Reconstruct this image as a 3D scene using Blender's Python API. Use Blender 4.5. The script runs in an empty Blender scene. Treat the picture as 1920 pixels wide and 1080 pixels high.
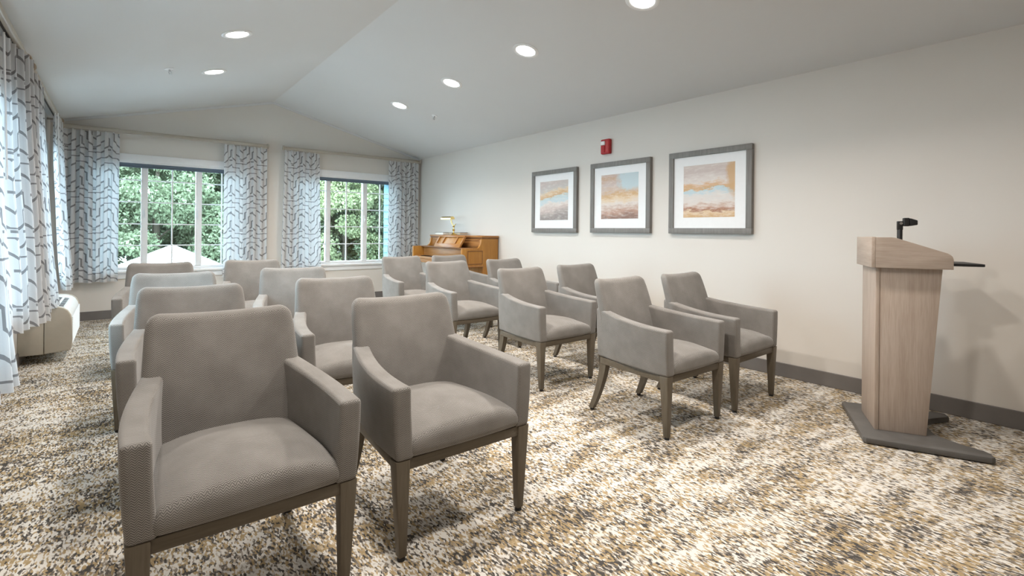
import bpy, bmesh, math, random
import numpy as np
from mathutils import Vector, Matrix
random.seed(7); np.random.seed(7)
PI = math.pi
scene = bpy.context.scene
C = scene.collection

# ------------------------------------------------------------------ camera
CAM_H = 1.16
yaw, pitch, roll, F, CYP = 0.66623, 0.000708, 0.01003, 938.31, 432.80
right = Vector((math.cos(yaw), -math.sin(yaw), 0)); down = Vector((0, 0, -1)); fwd = Vector((math.sin(yaw), math.cos(yaw), 0))
d2 = down * math.cos(pitch) + fwd * math.sin(pitch); f2 = fwd * math.cos(pitch) - down * math.sin(pitch)
r3 = right * math.cos(roll) - d2 * math.sin(roll); d3 = right * math.sin(roll) + d2 * math.cos(roll)
cd = bpy.data.cameras.new('camera'); cam = bpy.data.objects.new('camera', cd); C.objects.link(cam)
up = -d3; back = -f2
cam.matrix_world = Matrix(((r3.x, up.x, back.x, 0), (r3.y, up.y, back.y, 0), (r3.z, up.z, back.z, CAM_H), (0, 0, 0, 1)))
cd.sensor_width = 36; cd.lens = 36 * F / 1920; cd.shift_y = (CYP - 540) / 1920
cd.clip_start = 0.05; cd.clip_end = 300
scene.camera = cam

# ------------------------------------------------------------------ world (bright overcast sky) and exposure
SKY = 14.0
w = bpy.data.worlds.new('overcast_sky'); scene.world = w; w.use_nodes = True
bg = w.node_tree.nodes['Background']; bg.inputs[0].default_value = (0.62, 0.83, 1.0, 1); bg.inputs[1].default_value = SKY
LAMP_W = 19.0
LAMP_COL = (1.0, 0.925, 0.845)
vs = scene.view_settings
vs.view_transform = 'Standard'; vs.look = 'None'; vs.gamma = 1.0; vs.use_curve_mapping = False; vs.exposure = 0.17

# ------------------------------------------------------------------ node material helper
class Mat:
    def __init__(s, name):
        s.m = bpy.data.materials.new(name); s.m.use_nodes = True
        s.nt = s.m.node_tree; s.n = s.nt.nodes; s.b = s.n['Principled BSDF']; s.out = s.n['Material Output']
    def node(s, t, **kw):
        n = s.n.new(t)
        for k, v in kw.items(): setattr(n, k, v)
        return n
    def put(s, sock, v):
        if hasattr(v, 'is_output'): s.nt.links.new(v, sock)
        elif v is not None:
            if isinstance(v, (tuple, list)) and len(v) == 3 and sock.type == 'RGBA': v = (*v, 1)
            sock.default_value = v
    def math(s, op, a, b=None, c=None):
        n = s.node('ShaderNodeMath', operation=op)
        s.put(n.inputs[0], a); s.put(n.inputs[1], b); s.put(n.inputs[2], c)
        return n.outputs[0]
    def pos(s, scale=(1, 1, 1), kind='Object'):
        t = s.node('ShaderNodeTexCoord'); m = s.node('ShaderNodeMapping')
        s.nt.links.new(t.outputs[kind], m.inputs[0]); m.inputs['Scale'].default_value = scale
        return m.outputs[0]
    def sep(s, v):
        n = s.node('ShaderNodeSeparateXYZ'); s.put(n.inputs[0], v); return n.outputs
    def noise(s, v, scale, detail=2, rough=.5):
        n = s.node('ShaderNodeTexNoise'); s.put(n.inputs['Vector'], v)
        n.inputs['Scale'].default_value = scale; n.inputs['Detail'].default_value = detail; n.inputs['Roughness'].default_value = rough
        return n.outputs[0]
    def ramp(s, fac, stops, interp='LINEAR'):
        n = s.node('ShaderNodeValToRGB'); s.put(n.inputs[0], fac); cr = n.color_ramp; cr.interpolation = interp
        while len(cr.elements) < len(stops): cr.elements.new(0.5)
        for e, (p, c) in zip(cr.elements, stops): e.position = p; e.color = (*c, 1)
        return n.outputs[0]
    def mix(s, fac, a, b, blend='MIX'):
        n = s.node('ShaderNodeMix', data_type='RGBA', blend_type=blend)
        s.put(n.inputs[0], fac); s.put(n.inputs[6], a); s.put(n.inputs[7], b)
        return n.outputs[2]
    def bump(s, h, strength=.3, dist=.002):
        n = s.node('ShaderNodeBump'); s.put(n.inputs['Height'], h)
        n.inputs['Strength'].default_value = strength; n.inputs['Distance'].default_value = dist
        s.nt.links.new(n.outputs[0], s.b.inputs['Normal'])
    def col(s, v): s.put(s.b.inputs['Base Color'], v)
    def set(s, rough=.5, metal=0, spec=.5, **kw):
        s.b.inputs['Roughness'].default_value = rough; s.b.inputs['Metallic'].default_value = metal
        s.b.inputs['Specular IOR Level'].default_value = spec

def plain(name, col, rough=.5, metal=0, spec=.4, var=.04, scale=30):
    M = Mat(name); M.set(rough, metal, spec)
    n = M.noise(M.pos(), scale, 3)
    a = tuple(max(0, c * (1 - var)) for c in col); b = tuple(min(1, c * (1 + var)) for c in col)
    M.col(M.ramp(n, [(.3, a), (.7, b)])); return M.m

def paint(name, col, rough=.6):
    M = Mat(name); M.set(rough, 0, .3); p = M.pos()
    n = M.noise(p, 1.3, 2); a = tuple(c * .985 for c in col)
    M.col(M.ramp(n, [(.35, a), (.65, col)]))
    M.bump(M.noise(p, 180, 3), .12, .002); return M.m

def wood(name, c1, c2, axis='Z', scale=1.0, rough=.45):
    M = Mat(name); M.set(rough, 0, .35)
    s = {'X': (3, 45, 45), 'Y': (45, 3, 45), 'Z': (45, 45, 3)}[axis]
    p = M.pos(tuple(k * scale for k in s))
    n1 = M.noise(p, 1.0, 4, .6); n2 = M.noise(M.pos(tuple(k * scale * 4 for k in s)), 1.0, 2)
    f = M.math('ADD', M.math('MULTIPLY', n1, .75), M.math('MULTIPLY', n2, .25))
    M.col(M.ramp(f, [(.32, c1), (.68, c2)])); M.bump(n2, .08, .001); return M.m

def m_fabric():
    M = Mat('herringbone_fabric'); M.set(.95, 0, .1)
    t = M.node('ShaderNodeTexCoord'); x, y, z = M.sep(t.outputs['UV'])
    tri = M.math('PINGPONG', x, .0075)
    st = M.math('FRACT', M.math('DIVIDE', M.math('ADD', y, tri), .0062))
    st = M.math('ABSOLUTE', M.math('SUBTRACT', st, .5))
    st = M.math('MULTIPLY', st, 2.0)
    nz = M.noise(M.pos((1, 1, 1), 'UV'), 420, 2)
    f = M.math('ADD', M.math('MULTIPLY', st, .72), M.math('MULTIPLY', nz, .36))
    c = M.ramp(f, [(.2, (.058, .054, .050)), (.8, (.298, .28, .26))])
    blot = M.noise(M.pos((1, 1, 1), 'UV'), 9, 3)
    c = M.mix(M.ramp(blot, [(.35, (0, 0, 0)), (.7, (1, 1, 1))]), c, M.mix(.14, c, (.5, .48, .46)))
    M.col(c)
    M.b.inputs['Sheen Weight'].default_value = .25; M.b.inputs['Sheen Roughness'].default_value = .5
    M.bump(f, .35, .0012); return M.m

def m_carpet():
    M = Mat('patterned_carpet'); M.set(1.0, 0, .05)
    t = M.node('ShaderNodeTexCoord'); P = t.outputs['Object']
    wob = M.node('ShaderNodeTexNoise'); M.put(wob.inputs['Vector'], P); wob.inputs['Scale'].default_value = 60; wob.inputs['Detail'].default_value = 1
    sc = M.node('ShaderNodeVectorMath', operation='SCALE'); M.put(sc.inputs[0], wob.outputs[1]); sc.inputs['Scale'].default_value = .010
    ad = M.node('ShaderNodeVectorMath', operation='ADD'); M.put(ad.inputs[0], P); M.put(ad.inputs[1], sc.outputs[0])
    def vor(sx, sy):
        m = M.node('ShaderNodeMapping'); M.put(m.inputs[0], ad.outputs[0]); m.inputs['Scale'].default_value = (sx, sy, 1)
        v = M.node('ShaderNodeTexVoronoi', voronoi_dimensions='2D'); M.put(v.inputs['Vector'], m.outputs[0]); v.inputs['Scale'].default_value = 1
        return M.sep(v.outputs['Color'])
    r1 = vor(185, 62); r2 = vor(80, 40)
    def ns(sx, sy, d, off=0):
        m = M.node('ShaderNodeMapping'); M.put(m.inputs[0], P); m.inputs['Scale'].default_value = (sx, sy, 1); m.inputs['Location'].default_value = (off, off * 2, 0)
        return M.noise(m.outputs[0], 1, d, .6)
    big = ns(1.2, 5.2, 3); mid = ns(4.2, 13, 4, 3.1); gold = ns(4, 7, 2, 9.3)
    f = M.math('MULTIPLY', r1[0], .70)
    f = M.math('ADD', f, M.math('MULTIPLY', r2[1], .24))
    f = M.math('ADD', f, M.math('MULTIPLY', M.math('SUBTRACT', big, .63), 1.1))
    f = M.math('ADD', f, M.math('MULTIPLY', M.math('SUBTRACT', mid, .5), 1.0))
    c = M.ramp(f, [(0, (.075, .070, .066)), (.14, (.14, .125, .11)), (.25, (.25, .215, .175)), (.33, (.36, .32, .275)), (.39, (.50, .465, .415)), (.455, (.655, .63, .585))], 'CONSTANT')
    g = M.math('ADD', M.math('MULTIPLY', r1[2], .6), M.math('MULTIPLY', gold, .9))
    gm = M.math('GREATER_THAN', g, .80)
    gm = M.math('MULTIPLY', gm, M.math('LESS_THAN', f, .44))
    c = M.mix(M.math('MULTIPLY', gm, .7), c, (.46, .34, .18))
    M.col(c); M.bump(r1[1], .5, .004); return M.m

def m_curtain():
    M = Mat('lattice_curtain_cloth')
    t = M.node('ShaderNodeTexCoord'); u, v, _ = M.sep(t.outputs['UV'])
    # stepped diagonal lines (level, slanted, upright, slanted) mirrored from column to column
    WM, S, T = .195, .125, .50
    x = M.math('PINGPONG', u, WM)
    sd = M.math('ADD', x, v); td = M.math('SUBTRACT', x, v)
    m = M.math('MULTIPLY', M.math('FRACT', M.math('DIVIDE', td, T)), T)
    def step(a, h):
        c = M.node('ShaderNodeClamp'); M.put(c.inputs[0], M.math('DIVIDE', M.math('SUBTRACT', m, a), h)); return M.math('MULTIPLY', c.outputs[0], h)
    trap = M.math('SUBTRACT', step(.02, .085), step(.25, .085))
    q = M.math('FRACT', M.math('DIVIDE', M.math('SUBTRACT', sd, trap), S))
    line = M.math('LESS_THAN', M.math('ABSOLUTE', M.math('SUBTRACT', q, .5)), .088)
    # short level bars where the mirrored columns meet make crosses
    xm = M.math('LESS_THAN', M.math('ABSOLUTE', M.math('SUBTRACT', x, WM / 2)), WM / 2 - .05 / 2)
    bar = M.math('LESS_THAN', M.math('ABSOLUTE', M.math('SUBTRACT', M.math('FRACT', M.math('DIVIDE', v, .25)), .5)), .036)
    edge = M.math('SUBTRACT', 1.0, xm)
    line = M.math('MAXIMUM', line, M.math('MULTIPLY', bar, edge))
    weave = M.noise(M.pos((1, 1, 1), 'UV'), 300, 2)
    base = M.mix(weave, (.60, .605, .615), (.68, .68, .685))
    c = M.mix(line, base, (.25, .245, .25))
    dif = M.node('ShaderNodeBsdfDiffuse'); M.put(dif.inputs[0], c)
    tr = M.node('ShaderNodeBsdfTranslucent'); M.put(tr.inputs[0], M.mix(line, (.78, .80, .82), (.30, .31, .33)))
    mx = M.node('ShaderNodeMixShader'); mx.inputs[0].default_value = .24
    M.nt.links.new(dif.outputs[0], mx.inputs[1]); M.nt.links.new(tr.outputs[0], mx.inputs[2]); M.nt.links.new(mx.outputs[0], M.out.inputs[0])
    return M.m

def m_glass():
    M = Mat('window_glass')
    tr = M.node('ShaderNodeBsdfTransparent'); tr.inputs[0].default_value = (.95, .98, .97, 1)
    gl = M.node('ShaderNodeBsdfGlossy'); gl.inputs['Roughness'].default_value = .02
    fr = M.node('ShaderNodeFresnel'); fr.inputs[0].default_value = 1.35
    mx = M.node('ShaderNodeMixShader'); M.nt.links.new(fr.outputs[0], mx.inputs[0])
    M.nt.links.new(tr.outputs[0], mx.inputs[1]); M.nt.links.new(gl.outputs[0], mx.inputs[2]); M.nt.links.new(mx.outputs[0], M.out.inputs[0])
    return M.m

def m_emit(name, col, st):
    M = Mat(name); M.col(col); M.put(M.b.inputs['Emission Color'], col); M.b.inputs['Emission Strength'].default_value = st; return M.m

def m_leaf(name, c1, c2, c3):
    M = Mat(name); M.set(.6, 0, .3); n = M.noise(M.pos(), 1.6, 4, .7); n2 = M.noise(M.pos(), 14, 2)
    f = M.math('ADD', M.math('MULTIPLY', n, .6), M.math('MULTIPLY', n2, .4))
    c = M.ramp(f, [(.34, c1), (.5, c2), (.66, c3)])
    dif = M.node('ShaderNodeBsdfDiffuse'); M.put(dif.inputs[0], c)
    tr = M.node('ShaderNodeBsdfTranslucent'); M.put(tr.inputs[0], c)
    mx = M.node('ShaderNodeMixShader'); mx.inputs[0].default_value = .35
    M.nt.links.new(dif.outputs[0], mx.inputs[1]); M.nt.links.new(tr.outputs[0], mx.inputs[2]); M.nt.links.new(mx.outputs[0], M.out.inputs[0])
    return M.m

def m_art(name, stops, tilt, seed, blob=None):
    """abstract washes: horizontal bands bent by noise, with streaky brush grain"""
    M = Mat(name); M.set(.6, 0, .3)
    t = M.node('ShaderNodeTexCoord'); u, v, _ = M.sep(t.outputs['UV'])
    def nz(sx, sy, d, o=0):
        m = M.node('ShaderNodeMapping'); M.put(m.inputs[0], t.outputs['UV']); m.inputs['Scale'].default_value = (sx, sy, 1); m.inputs['Location'].default_value = (seed + o, seed * 1.7 + o, 0)
        return M.noise(m.outputs[0], 1, d, .65)
    big = nz(2.6, 3.6, 6); fine = nz(5, 22, 6, 5); grain = nz(6, 20, 5, 8)
    f = M.math('ADD', v, M.math('MULTIPLY', M.math('SUBTRACT', big, .5), .34))
    f = M.math('ADD', f, M.math('MULTIPLY', M.math('SUBTRACT', fine, .5), .30))
    f = M.math('ADD', f, M.math('MULTIPLY', u, tilt))
    c = M.ramp(f, stops)
    c = M.mix(M.ramp(grain, [(.50, (0, 0, 0)), (.70, (.45, .45, .45))]), c, (.80, .76, .72))
    if blob:
        bx, by, sx, sy, bc, amt = blob
        dx = M.math('DIVIDE', M.math('SUBTRACT', u, bx), sx); dy = M.math('DIVIDE', M.math('SUBTRACT', v, by), sy)
        r = M.math('ADD', M.math('MULTIPLY', dx, dx), M.math('MULTIPLY', dy, dy))
        r = M.math('ADD', r, M.math('MULTIPLY', M.math('SUBTRACT', nz(5, 5, 4, 3), .5), 1.6))
        c = M.mix(M.ramp(r, [(.4, (amt, amt, amt)), (1.0, (0, 0, 0))]), c, bc)
    M.col(c); M.bump(fine, .1, .001); return M.m

M_WALL = paint('warm_white_wall_paint', (.705, .67, .625))
M_CEIL = paint('flat_ceiling_paint', (.70, .705, .71), .8)
M_TRIM = plain('white_trim_paint', (.83, .84, .85), .35, var=.015)
M_VINYL = plain('white_vinyl_frame', (.85, .86, .87), .35, var=.015)
M_BASE = plain('grey_vinyl_baseboard', (.17, .158, .15), .5, var=.05, scale=8)
M_CARPET = m_carpet(); M_FAB = m_fabric(); M_CURT = m_curtain(); M_GLASS = m_glass()
M_LEG = wood('taupe_stained_wood', (.105, .086, .062), (.145, .121, .090), 'Z', 1.0, .42)
M_RAIL = wood('taupe_stained_rail', (.105, .086, .062), (.145, .121, .090), 'X', 1.0, .42)
M_BLACK = plain('black_plastic', (.018, .018, .019), .45, var=.1)
M_LECT = wood('lectern_laminate_upright', (.40, .315, .255), (.51, .425, .36), 'Z', .9, .5)
M_LECTH = wood('lectern_laminate_level', (.40, .315, .255), (.51, .425, .36), 'X', .9, .5)
M_LECTY = wood('lectern_laminate_cheek', (.40, .315, .255), (.51, .425, .36), 'Y', .9, .5)
M_LBASE = plain('dark_grey_base_plate', (.105, .10, .095), .45, var=.12, scale=12)
M_FRAME = wood('grey_frame_wood', (.175, .168, .158), (.24, .23, .218), 'Z', 1.2, .5)
M_MATB = plain('white_mat_board', (.83, .84, .85), .7, var=.01)
M_ROD = plain('beige_curtain_rod', (.43, .39, .33), .45, var=.04)
M_CAP = plain('brown_rod_cap', (.36, .29, .22), .45, var=.05)
M_SHADE = plain('slate_roller_shade', (.13, .17, .22), .6, var=.05)
M_PTAC = plain('beige_unit_casing', (.47, .425, .35), .5, var=.02)
M_PTACW = plain('white_unit_front', (.80, .83, .84), .4, var=.02)
M_DARK = plain('grille_slot_shade', (.02, .022, .025), .8)
M_PIANO = wood('golden_oak_upright', (.34, .145, .026), (.46, .215, .045), 'Z', .8, .35)
M_PIANOH = wood('golden_oak_level', (.31, .135, .04), (.43, .205, .07), 'Y', .8, .32)
M_PIANOD = wood('dark_oak_moulding', (.17, .075, .03), (.25, .115, .045), 'Y', .8, .35)  # darker oak tone for the mouldings and music shelf
M_BRASS = plain('polished_brass', (.86, .66, .27), .22, 1.0, .5, .03)
M_IVORY = plain('ivory_key', (.86, .85, .80), .3)
M_RED = plain('red_alarm_plastic', (.42, .018, .022), .4, var=.1)
M_LENS = plain('clear_strobe_lens', (.80, .82, .82), .1, var=.1, scale=200)
M_EMIT = m_emit('downlight_lens', (1.0, .97, .92), 14)
M_METAL = plain('brushed_steel', (.55, .55, .55), .35, 1.0)
M_PAPER = plain('book_pages', (.82, .80, .74), .8)
M_PAPER2 = plain('tan_book_pages', (.62, .52, .40), .8)
M_COVER = plain('dark_book_cover', (.11, .10, .10), .6)

# ------------------------------------------------------------------ mesh helpers
def new_obj(name, me, mat, parent=None):
    o = bpy.data.objects.new(name, me); C.objects.link(o)
    if mat: me.materials.append(mat)
    if parent: o.parent = parent
    return o
def build(name, bm, mat, parent=None, smooth=None, uv=False):
    bmesh.ops.recalc_face_normals(bm, faces=bm.faces[:])
    if uv: box_uv(bm)
    me = bpy.data.meshes.new(name); bm.to_mesh(me); bm.free()
    if smooth is not None:
        me.polygons.foreach_set('use_smooth', [True] * len(me.polygons)); me.set_sharp_from_angle(angle=math.radians(smooth))
    return new_obj(name, me, mat, parent)
def box_uv(bm):
    L = bm.loops.layers.uv.verify()
    for f in bm.faces:
        n = f.normal; a = max(range(3), key=lambda i: abs(n[i]))
        for l in f.loops:
            c = l.vert.co
            l[L].uv = ((c.y, c.z), (c.x, c.z), (c.x, c.y))[a]
def box(bm, x0, x1, y0, y1, z0, z1, bev=0, seg=2):
    vs_ = [bm.verts.new((x, y, z)) for z in (z0, z1) for x, y in ((x0, y0), (x1, y0), (x1, y1), (x0, y1))]
    fs = [bm.faces.new([vs_[i] for i in q]) for q in ((3, 2, 1, 0), (4, 5, 6, 7), (0, 1, 5, 4), (1, 2, 6, 5), (2, 3, 7, 6), (3, 0, 4, 7))]
    if bev:
        es = list({e for f in fs for e in f.edges})
        bmesh.ops.bevel(bm, geom=es, offset=bev, segments=seg, affect='EDGES', profile=.5)
    return vs_
def hexa(bm, bot, top, bev=0):
    """general 8-corner block, bot and top are 4 points each"""
    v = [bm.verts.new(p) for p in bot] + [bm.verts.new(p) for p in top]
    fs = [bm.faces.new([v[i] for i in q]) for q in ((3, 2, 1, 0), (4, 5, 6, 7), (0, 1, 5, 4), (1, 2, 6, 5), (2, 3, 7, 6), (3, 0, 4, 7))]
    if bev: bmesh.ops.bevel(bm, geom=list({e for f in fs for e in f.edges}), offset=bev, segments=2, affect='EDGES', profile=.5)
def prism(bm, pts, a0, a1, axis='X', bev=0, seg=2):
    """polygon extruded along axis; pts are the two other coordinates in cyclic-free order (X:(y,z) Y:(x,z) Z:(x,y))"""
    def P(p, a): return {'X': (a, p[0], p[1]), 'Y': (p[0], a, p[1]), 'Z': (p[0], p[1], a)}[axis]
    A = [bm.verts.new(P(p, a0)) for p in pts]; B = [bm.verts.new(P(p, a1)) for p in pts]
    n = len(pts); fs = [bm.faces.new(A[::-1]), bm.faces.new(B)]
    caps = list(fs[0].edges) + list(fs[1].edges)
    for i in range(n): fs.append(bm.faces.new((A[i], A[(i + 1) % n], B[(i + 1) % n], B[i])))
    if bev: bmesh.ops.bevel(bm, geom=caps, offset=bev, segments=seg, affect='EDGES', profile=.5)
    return A, B
def axis_lines(h, r, n):
    e = [-h + r * t for t in (0, .35, .7)]; mid = [(-h + r) + (2 * h - 2 * r) * i / n for i in range(n + 1)]
    return e + mid + [-q for q in e[::-1]]
def rbox(bm, sx, sy, sz, r, n, fn):
    """rounded box on a grid, every vertex sent through fn(x,y,z)"""
    hx, hy, hz = sx / 2, sy / 2, sz / 2
    ax, ay, az = axis_lines(hx, r, n[0]), axis_lines(hy, r, n[1]), axis_lines(hz, r, n[2])
    cache = {}
    def V(x, y, z):
        k = (round(x, 6), round(y, 6), round(z, 6))
        if k not in cache:
            p = Vector((x, y, z)); q = Vector((min(max(x, -hx + r), hx - r), min(max(y, -hy + r), hy - r), min(max(z, -hz + r), hz - r)))
            d = p - q
            if d.length > 1e-9: p = q + d.normalized() * r
            cache[k] = bm.verts.new(fn(*p))
        return cache[k]
    def grid(A, B, f):
        for i in range(len(A) - 1):
            for j in range(len(B) - 1):
                vv = [V(*f(A[i], B[j])), V(*f(A[i + 1], B[j])), V(*f(A[i + 1], B[j + 1])), V(*f(A[i], B[j + 1]))]
                if len(set(vv)) == 4:
                    try: bm.faces.new(vv)
                    except ValueError: pass
    for s in (-1, 1):
        grid(ax, ay, lambda a, b: (a, b, s * hz)); grid(ax, az, lambda a, b: (a, s * hy, b)); grid(ay, az, lambda a, b: (s * hx, a, b))
def lathe(bm, prof, n=24, mtx=None):
    """prof: (radius, z) list, open ends closed when the radius is zero"""
    rings = []
    for r, z in prof:
        if r < 1e-6: rings.append([bm.verts.new((0, 0, z))])
        else: rings.append([bm.verts.new((r * math.cos(2 * PI * i / n), r * math.sin(2 * PI * i / n), z)) for i in range(n)])
    for a, b in zip(rings, rings[1:]):
        for i in range(n):
            q = [a[i % len(a)], a[(i + 1) % len(a)], b[(i + 1) % len(b)], b[i % len(b)]]
            u = []
            for v in q:
                if v not in u: u.append(v)
            if len(u) > 2: bm.faces.new(u)
    if mtx:
        bmesh.ops.transform(bm, matrix=mtx, verts=[v for r in rings for v in r])
def tube(bm, pts, rad, n=10):
    pts = [Vector(p) for p in pts]; rings = []
    for i, p in enumerate(pts):
        t = (pts[min(i + 1, len(pts) - 1)] - pts[max(i - 1, 0)]).normalized()
        a = t.orthogonal().normalized() if i == 0 else (a - t * a.dot(t)).normalized()
        b = t.cross(a); r = rad[i] if isinstance(rad, (list, tuple)) else rad
        rings.append([bm.verts.new(p + a * r * math.cos(2 * PI * k / n) + b * r * math.sin(2 * PI * k / n)) for k in range(n)])
    for A, B in zip(rings, rings[1:]):
        for k in range(n): bm.faces.new((A[k], A[(k + 1) % n], B[(k + 1) % n], B[k]))
    bm.faces.new(rings[0][::-1]); bm.faces.new(rings[-1])
def empty(name, loc=(0, 0, 0), rz=0):
    o = bpy.data.objects.new(name, None); C.objects.link(o); o.location = loc; o.rotation_euler = (0, 0, rz); o.empty_display_size = .1; return o
def tag(o, label, cat, group=None):
    o['label'] = label; o['category'] = cat
    if group: o['group'] = group
    return o
def struct(o): o['kind'] = 'structure'; return o
def copy_tree(o, parent=None):
    c = o.copy(); C.objects.link(c); c.parent = parent
    for ch in list(o.children): copy_tree(ch, c)
    return c

# ------------------------------------------------------------------ room shell
XL, XR, YF, YB = -.65, 4.26, 8.12, -2.4
RX, RZ, SL = 1.804, 3.059, .2543
def ceil_z(x): return RZ - SL * abs(x - RX)
ZE = ceil_z(XR); ZW = ceil_z(XL)

bm = bmesh.new(); box(bm, XL - .12, XR + .12, YB - .12, YF + .12, -.12, 0); struct(build('floor', bm, M_CARPET))
bm = bmesh.new()
prism(bm, [(XL - .12, ceil_z(XL - .12)), (RX, RZ), (XR + .12, ceil_z(XR + .12)), (XR + .12, ceil_z(XR + .12) + .12), (RX, RZ + .12), (XL - .12, ceil_z(XL - .12) + .12)], YB - .12, YF + .12, 'Y')
struct(build('ceiling', bm, M_CEIL))
bm = bmesh.new(); box(bm, XR, XR + .12, YB - .12, YF + .12, 0, ZE + .002); struct(build('wall_right', bm, M_WALL))
bm = bmesh.new(); prism(bm, [(XL - .12, 0), (XR + .12, 0), (XR + .12, ceil_z(XR + .12) + .01), (RX, RZ + .01), (XL - .12, ceil_z(XL - .12) + .01)], YB - .12, YB, 'Y'); struct(build('wall_back', bm, M_WALL))
WIN = [(-.285, 1.425), (2.11, 3.80)]      # far wall openings in x
WZ0, WZ1 = .60, 2.022
def holed(bm, lo, hi, holes, z0, z1, top, mk):
    mk(bm, lo, hi, 0, z0); mk(bm, lo, hi, z1, top)
    e = lo
    for a, b in holes: mk(bm, e, a, z0, z1); e = b
    mk(bm, e, hi, z0, z1)
bm = bmesh.new()
holed(bm, XL, XR, WIN, WZ0, WZ1, ZW, lambda b, a, c, z0, z1: box(b, a, c, YF, YF + .14, z0, z1))
prism(bm, [(XL, ZW), (XR, ZW), (RX, RZ)], YF, YF + .14, 'Y')
struct(build('wall_far', bm, M_WALL))
LWIN = [(2.55, 4.75), (5.45, 7.65)]       # left wall openings in y
bm = bmesh.new()
holed(bm, YB - .12, YF + .14, LWIN, WZ0, WZ1, ZW + .002, lambda b, a, c, z0, z1: box(b, XL - .14, XL, a, c, z0, z1))
struct(build('wall_left', bm, M_WALL))
for nm, b in (('baseboard_right', (XR - .012, XR, YB, YF, 0, .111)), ('baseboard_far', (XL, XR - .013, YF - .012, YF, 0, .111)), ('baseboard_left', (XL, XL + .012, YB, YF - .013, 0, .111)), ('baseboard_back', (XL + .013, XR - .013, YB, YB + .012, 0, .111))):
    bm = bmesh.new(); box(bm, *b, bev=.004); struct(build(nm, bm, M_BASE))
# pale trim strip along the two rakes of the gable
for k, (xa, xb) in enumerate(((XL, RX), (RX, XR))):
    bm = bmesh.new()
    prism(bm, [(xa, ceil_z(xa) - .030), (xb, ceil_z(xb) - .030), (xb, ceil_z(xb) + .002), (xa, ceil_z(xa) + .002)], YF - .016, YF + .002, 'Y', bev=.004)
    struct(build('trim_%d' % (k + 1), bm, M_CEIL))

# ------------------------------------------------------------------ windows
def window(idx, lo, hi, wall):
    """three-light window; wall 'far' runs along x, 'left' along y. local frame: a along, d outwards depth, z"""
    c = (lo + hi) / 2
    root = empty('window_%d' % idx, (c, YF, WZ0) if wall == 'far' else (XL, c, WZ0), 0 if wall == 'far' else PI / 2)
    struct(root)
    W = (hi - lo) / 2; H = WZ1 - WZ0
    def part(name, boxes, mat, bev=.004, par=root, label=None):
        bm = bmesh.new()
        for b in boxes: box(bm, *b, bev=bev)
        o = build(name, bm, mat, par, smooth=35)
        if label: o['label'] = label
        return o
    # casing on the room side, jamb liner, sill and apron
    part('casing', [(-W - .075, W + .075, -.016, .0, H - .005, H + .085), (-W - .075, -W + .004, -.015, .0, -.01, H - .005), (W - .004, W + .075, -.015, .0, -.01, H - .005)], M_TRIM)
    part('sill', [(-W - .10, W + .10, -.045, .10, -.028, .006)], M_TRIM, .008)
    part('apron', [(-W - .07, W + .07, -.016, 0, -.10, -.029)], M_TRIM)
    part('jamb', [(-W, -W + .02, 0, .12, .006, H), (W - .02, W, 0, .12, .006, H), (-W + .02, W - .02, 0, .12, H - .03, H), (-W + .02, W - .02, .05, .12, .006, .045)], M_VINYL)
    m = .305                                     # mullion centre from the window centre
    for s in (-1, 1):
        part('mullion', [(s * m - .036, s * m + .036, .04, .12, .045, H - .03)], M_VINYL)
        part('handle', [(s * (m - .008) - .009, s * (m - .008) + .009, .018, .042, .69, .80), (s * (m - .008) - .006, s * (m - .008) + .006, .0, .02, .72, .745)], M_VINYL, .004)
    edges = [(-W + .02, -m - .036), (-m + .036, m - .036), (m + .036, W - .02)]
    for a, b in edges:
        part('pane', [(a, b, .078, .083, .045, H - .03)], M_GLASS, 0)
        mid = (a + b) / 2
        part('muntin', [(mid - .008, mid + .008, .066, .092, .045, H - .03)], M_VINYL, .003)
        for z in (.323, .606, .893, 1.18):
            part('muntin', [(a, b, .068, .090, z - .007, z + .007)], M_VINYL, .003)
    return root
window(1, *WIN[0], 'far'); window(2, *WIN[1], 'far'); window(3, *LWIN[0], 'left'); window(4, *LWIN[1], 'left')
def roller(c, half, label, wall='far'):
    r = empty('roller_shade', (c, YF + .032, 1.930) if wall == 'far' else (XL - .032, c, 1.930), 0 if wall == 'far' else PI / 2)
    bm = bmesh.new(); box(bm, -half, half, -.028, .028, .038, .084, .012, 3); build('cassette', bm, M_SHADE, r, 40)
    bm = bmesh.new(); box(bm, -half + .01, half - .01, -.008, -.004, .022, .040); cl = build('cloth', bm, M_SHADE, r)
    bm = bmesh.new(); box(bm, -half + .01, half - .01, -.013, .001, .008, .022, .004); build('hem_bar', bm, M_SHADE, cl, 40)
    tag(r, label, 'roller shade', 'rolled-up window shades')
roller((WIN[0][0] + WIN[0][1]) / 2, .83, 'rolled-up slate blue shade at top of the window nearest the left corner')
roller((WIN[1][0] + WIN[1][1]) / 2, .82, 'rolled-up slate blue shade at top of the window nearest the piano')

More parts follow.
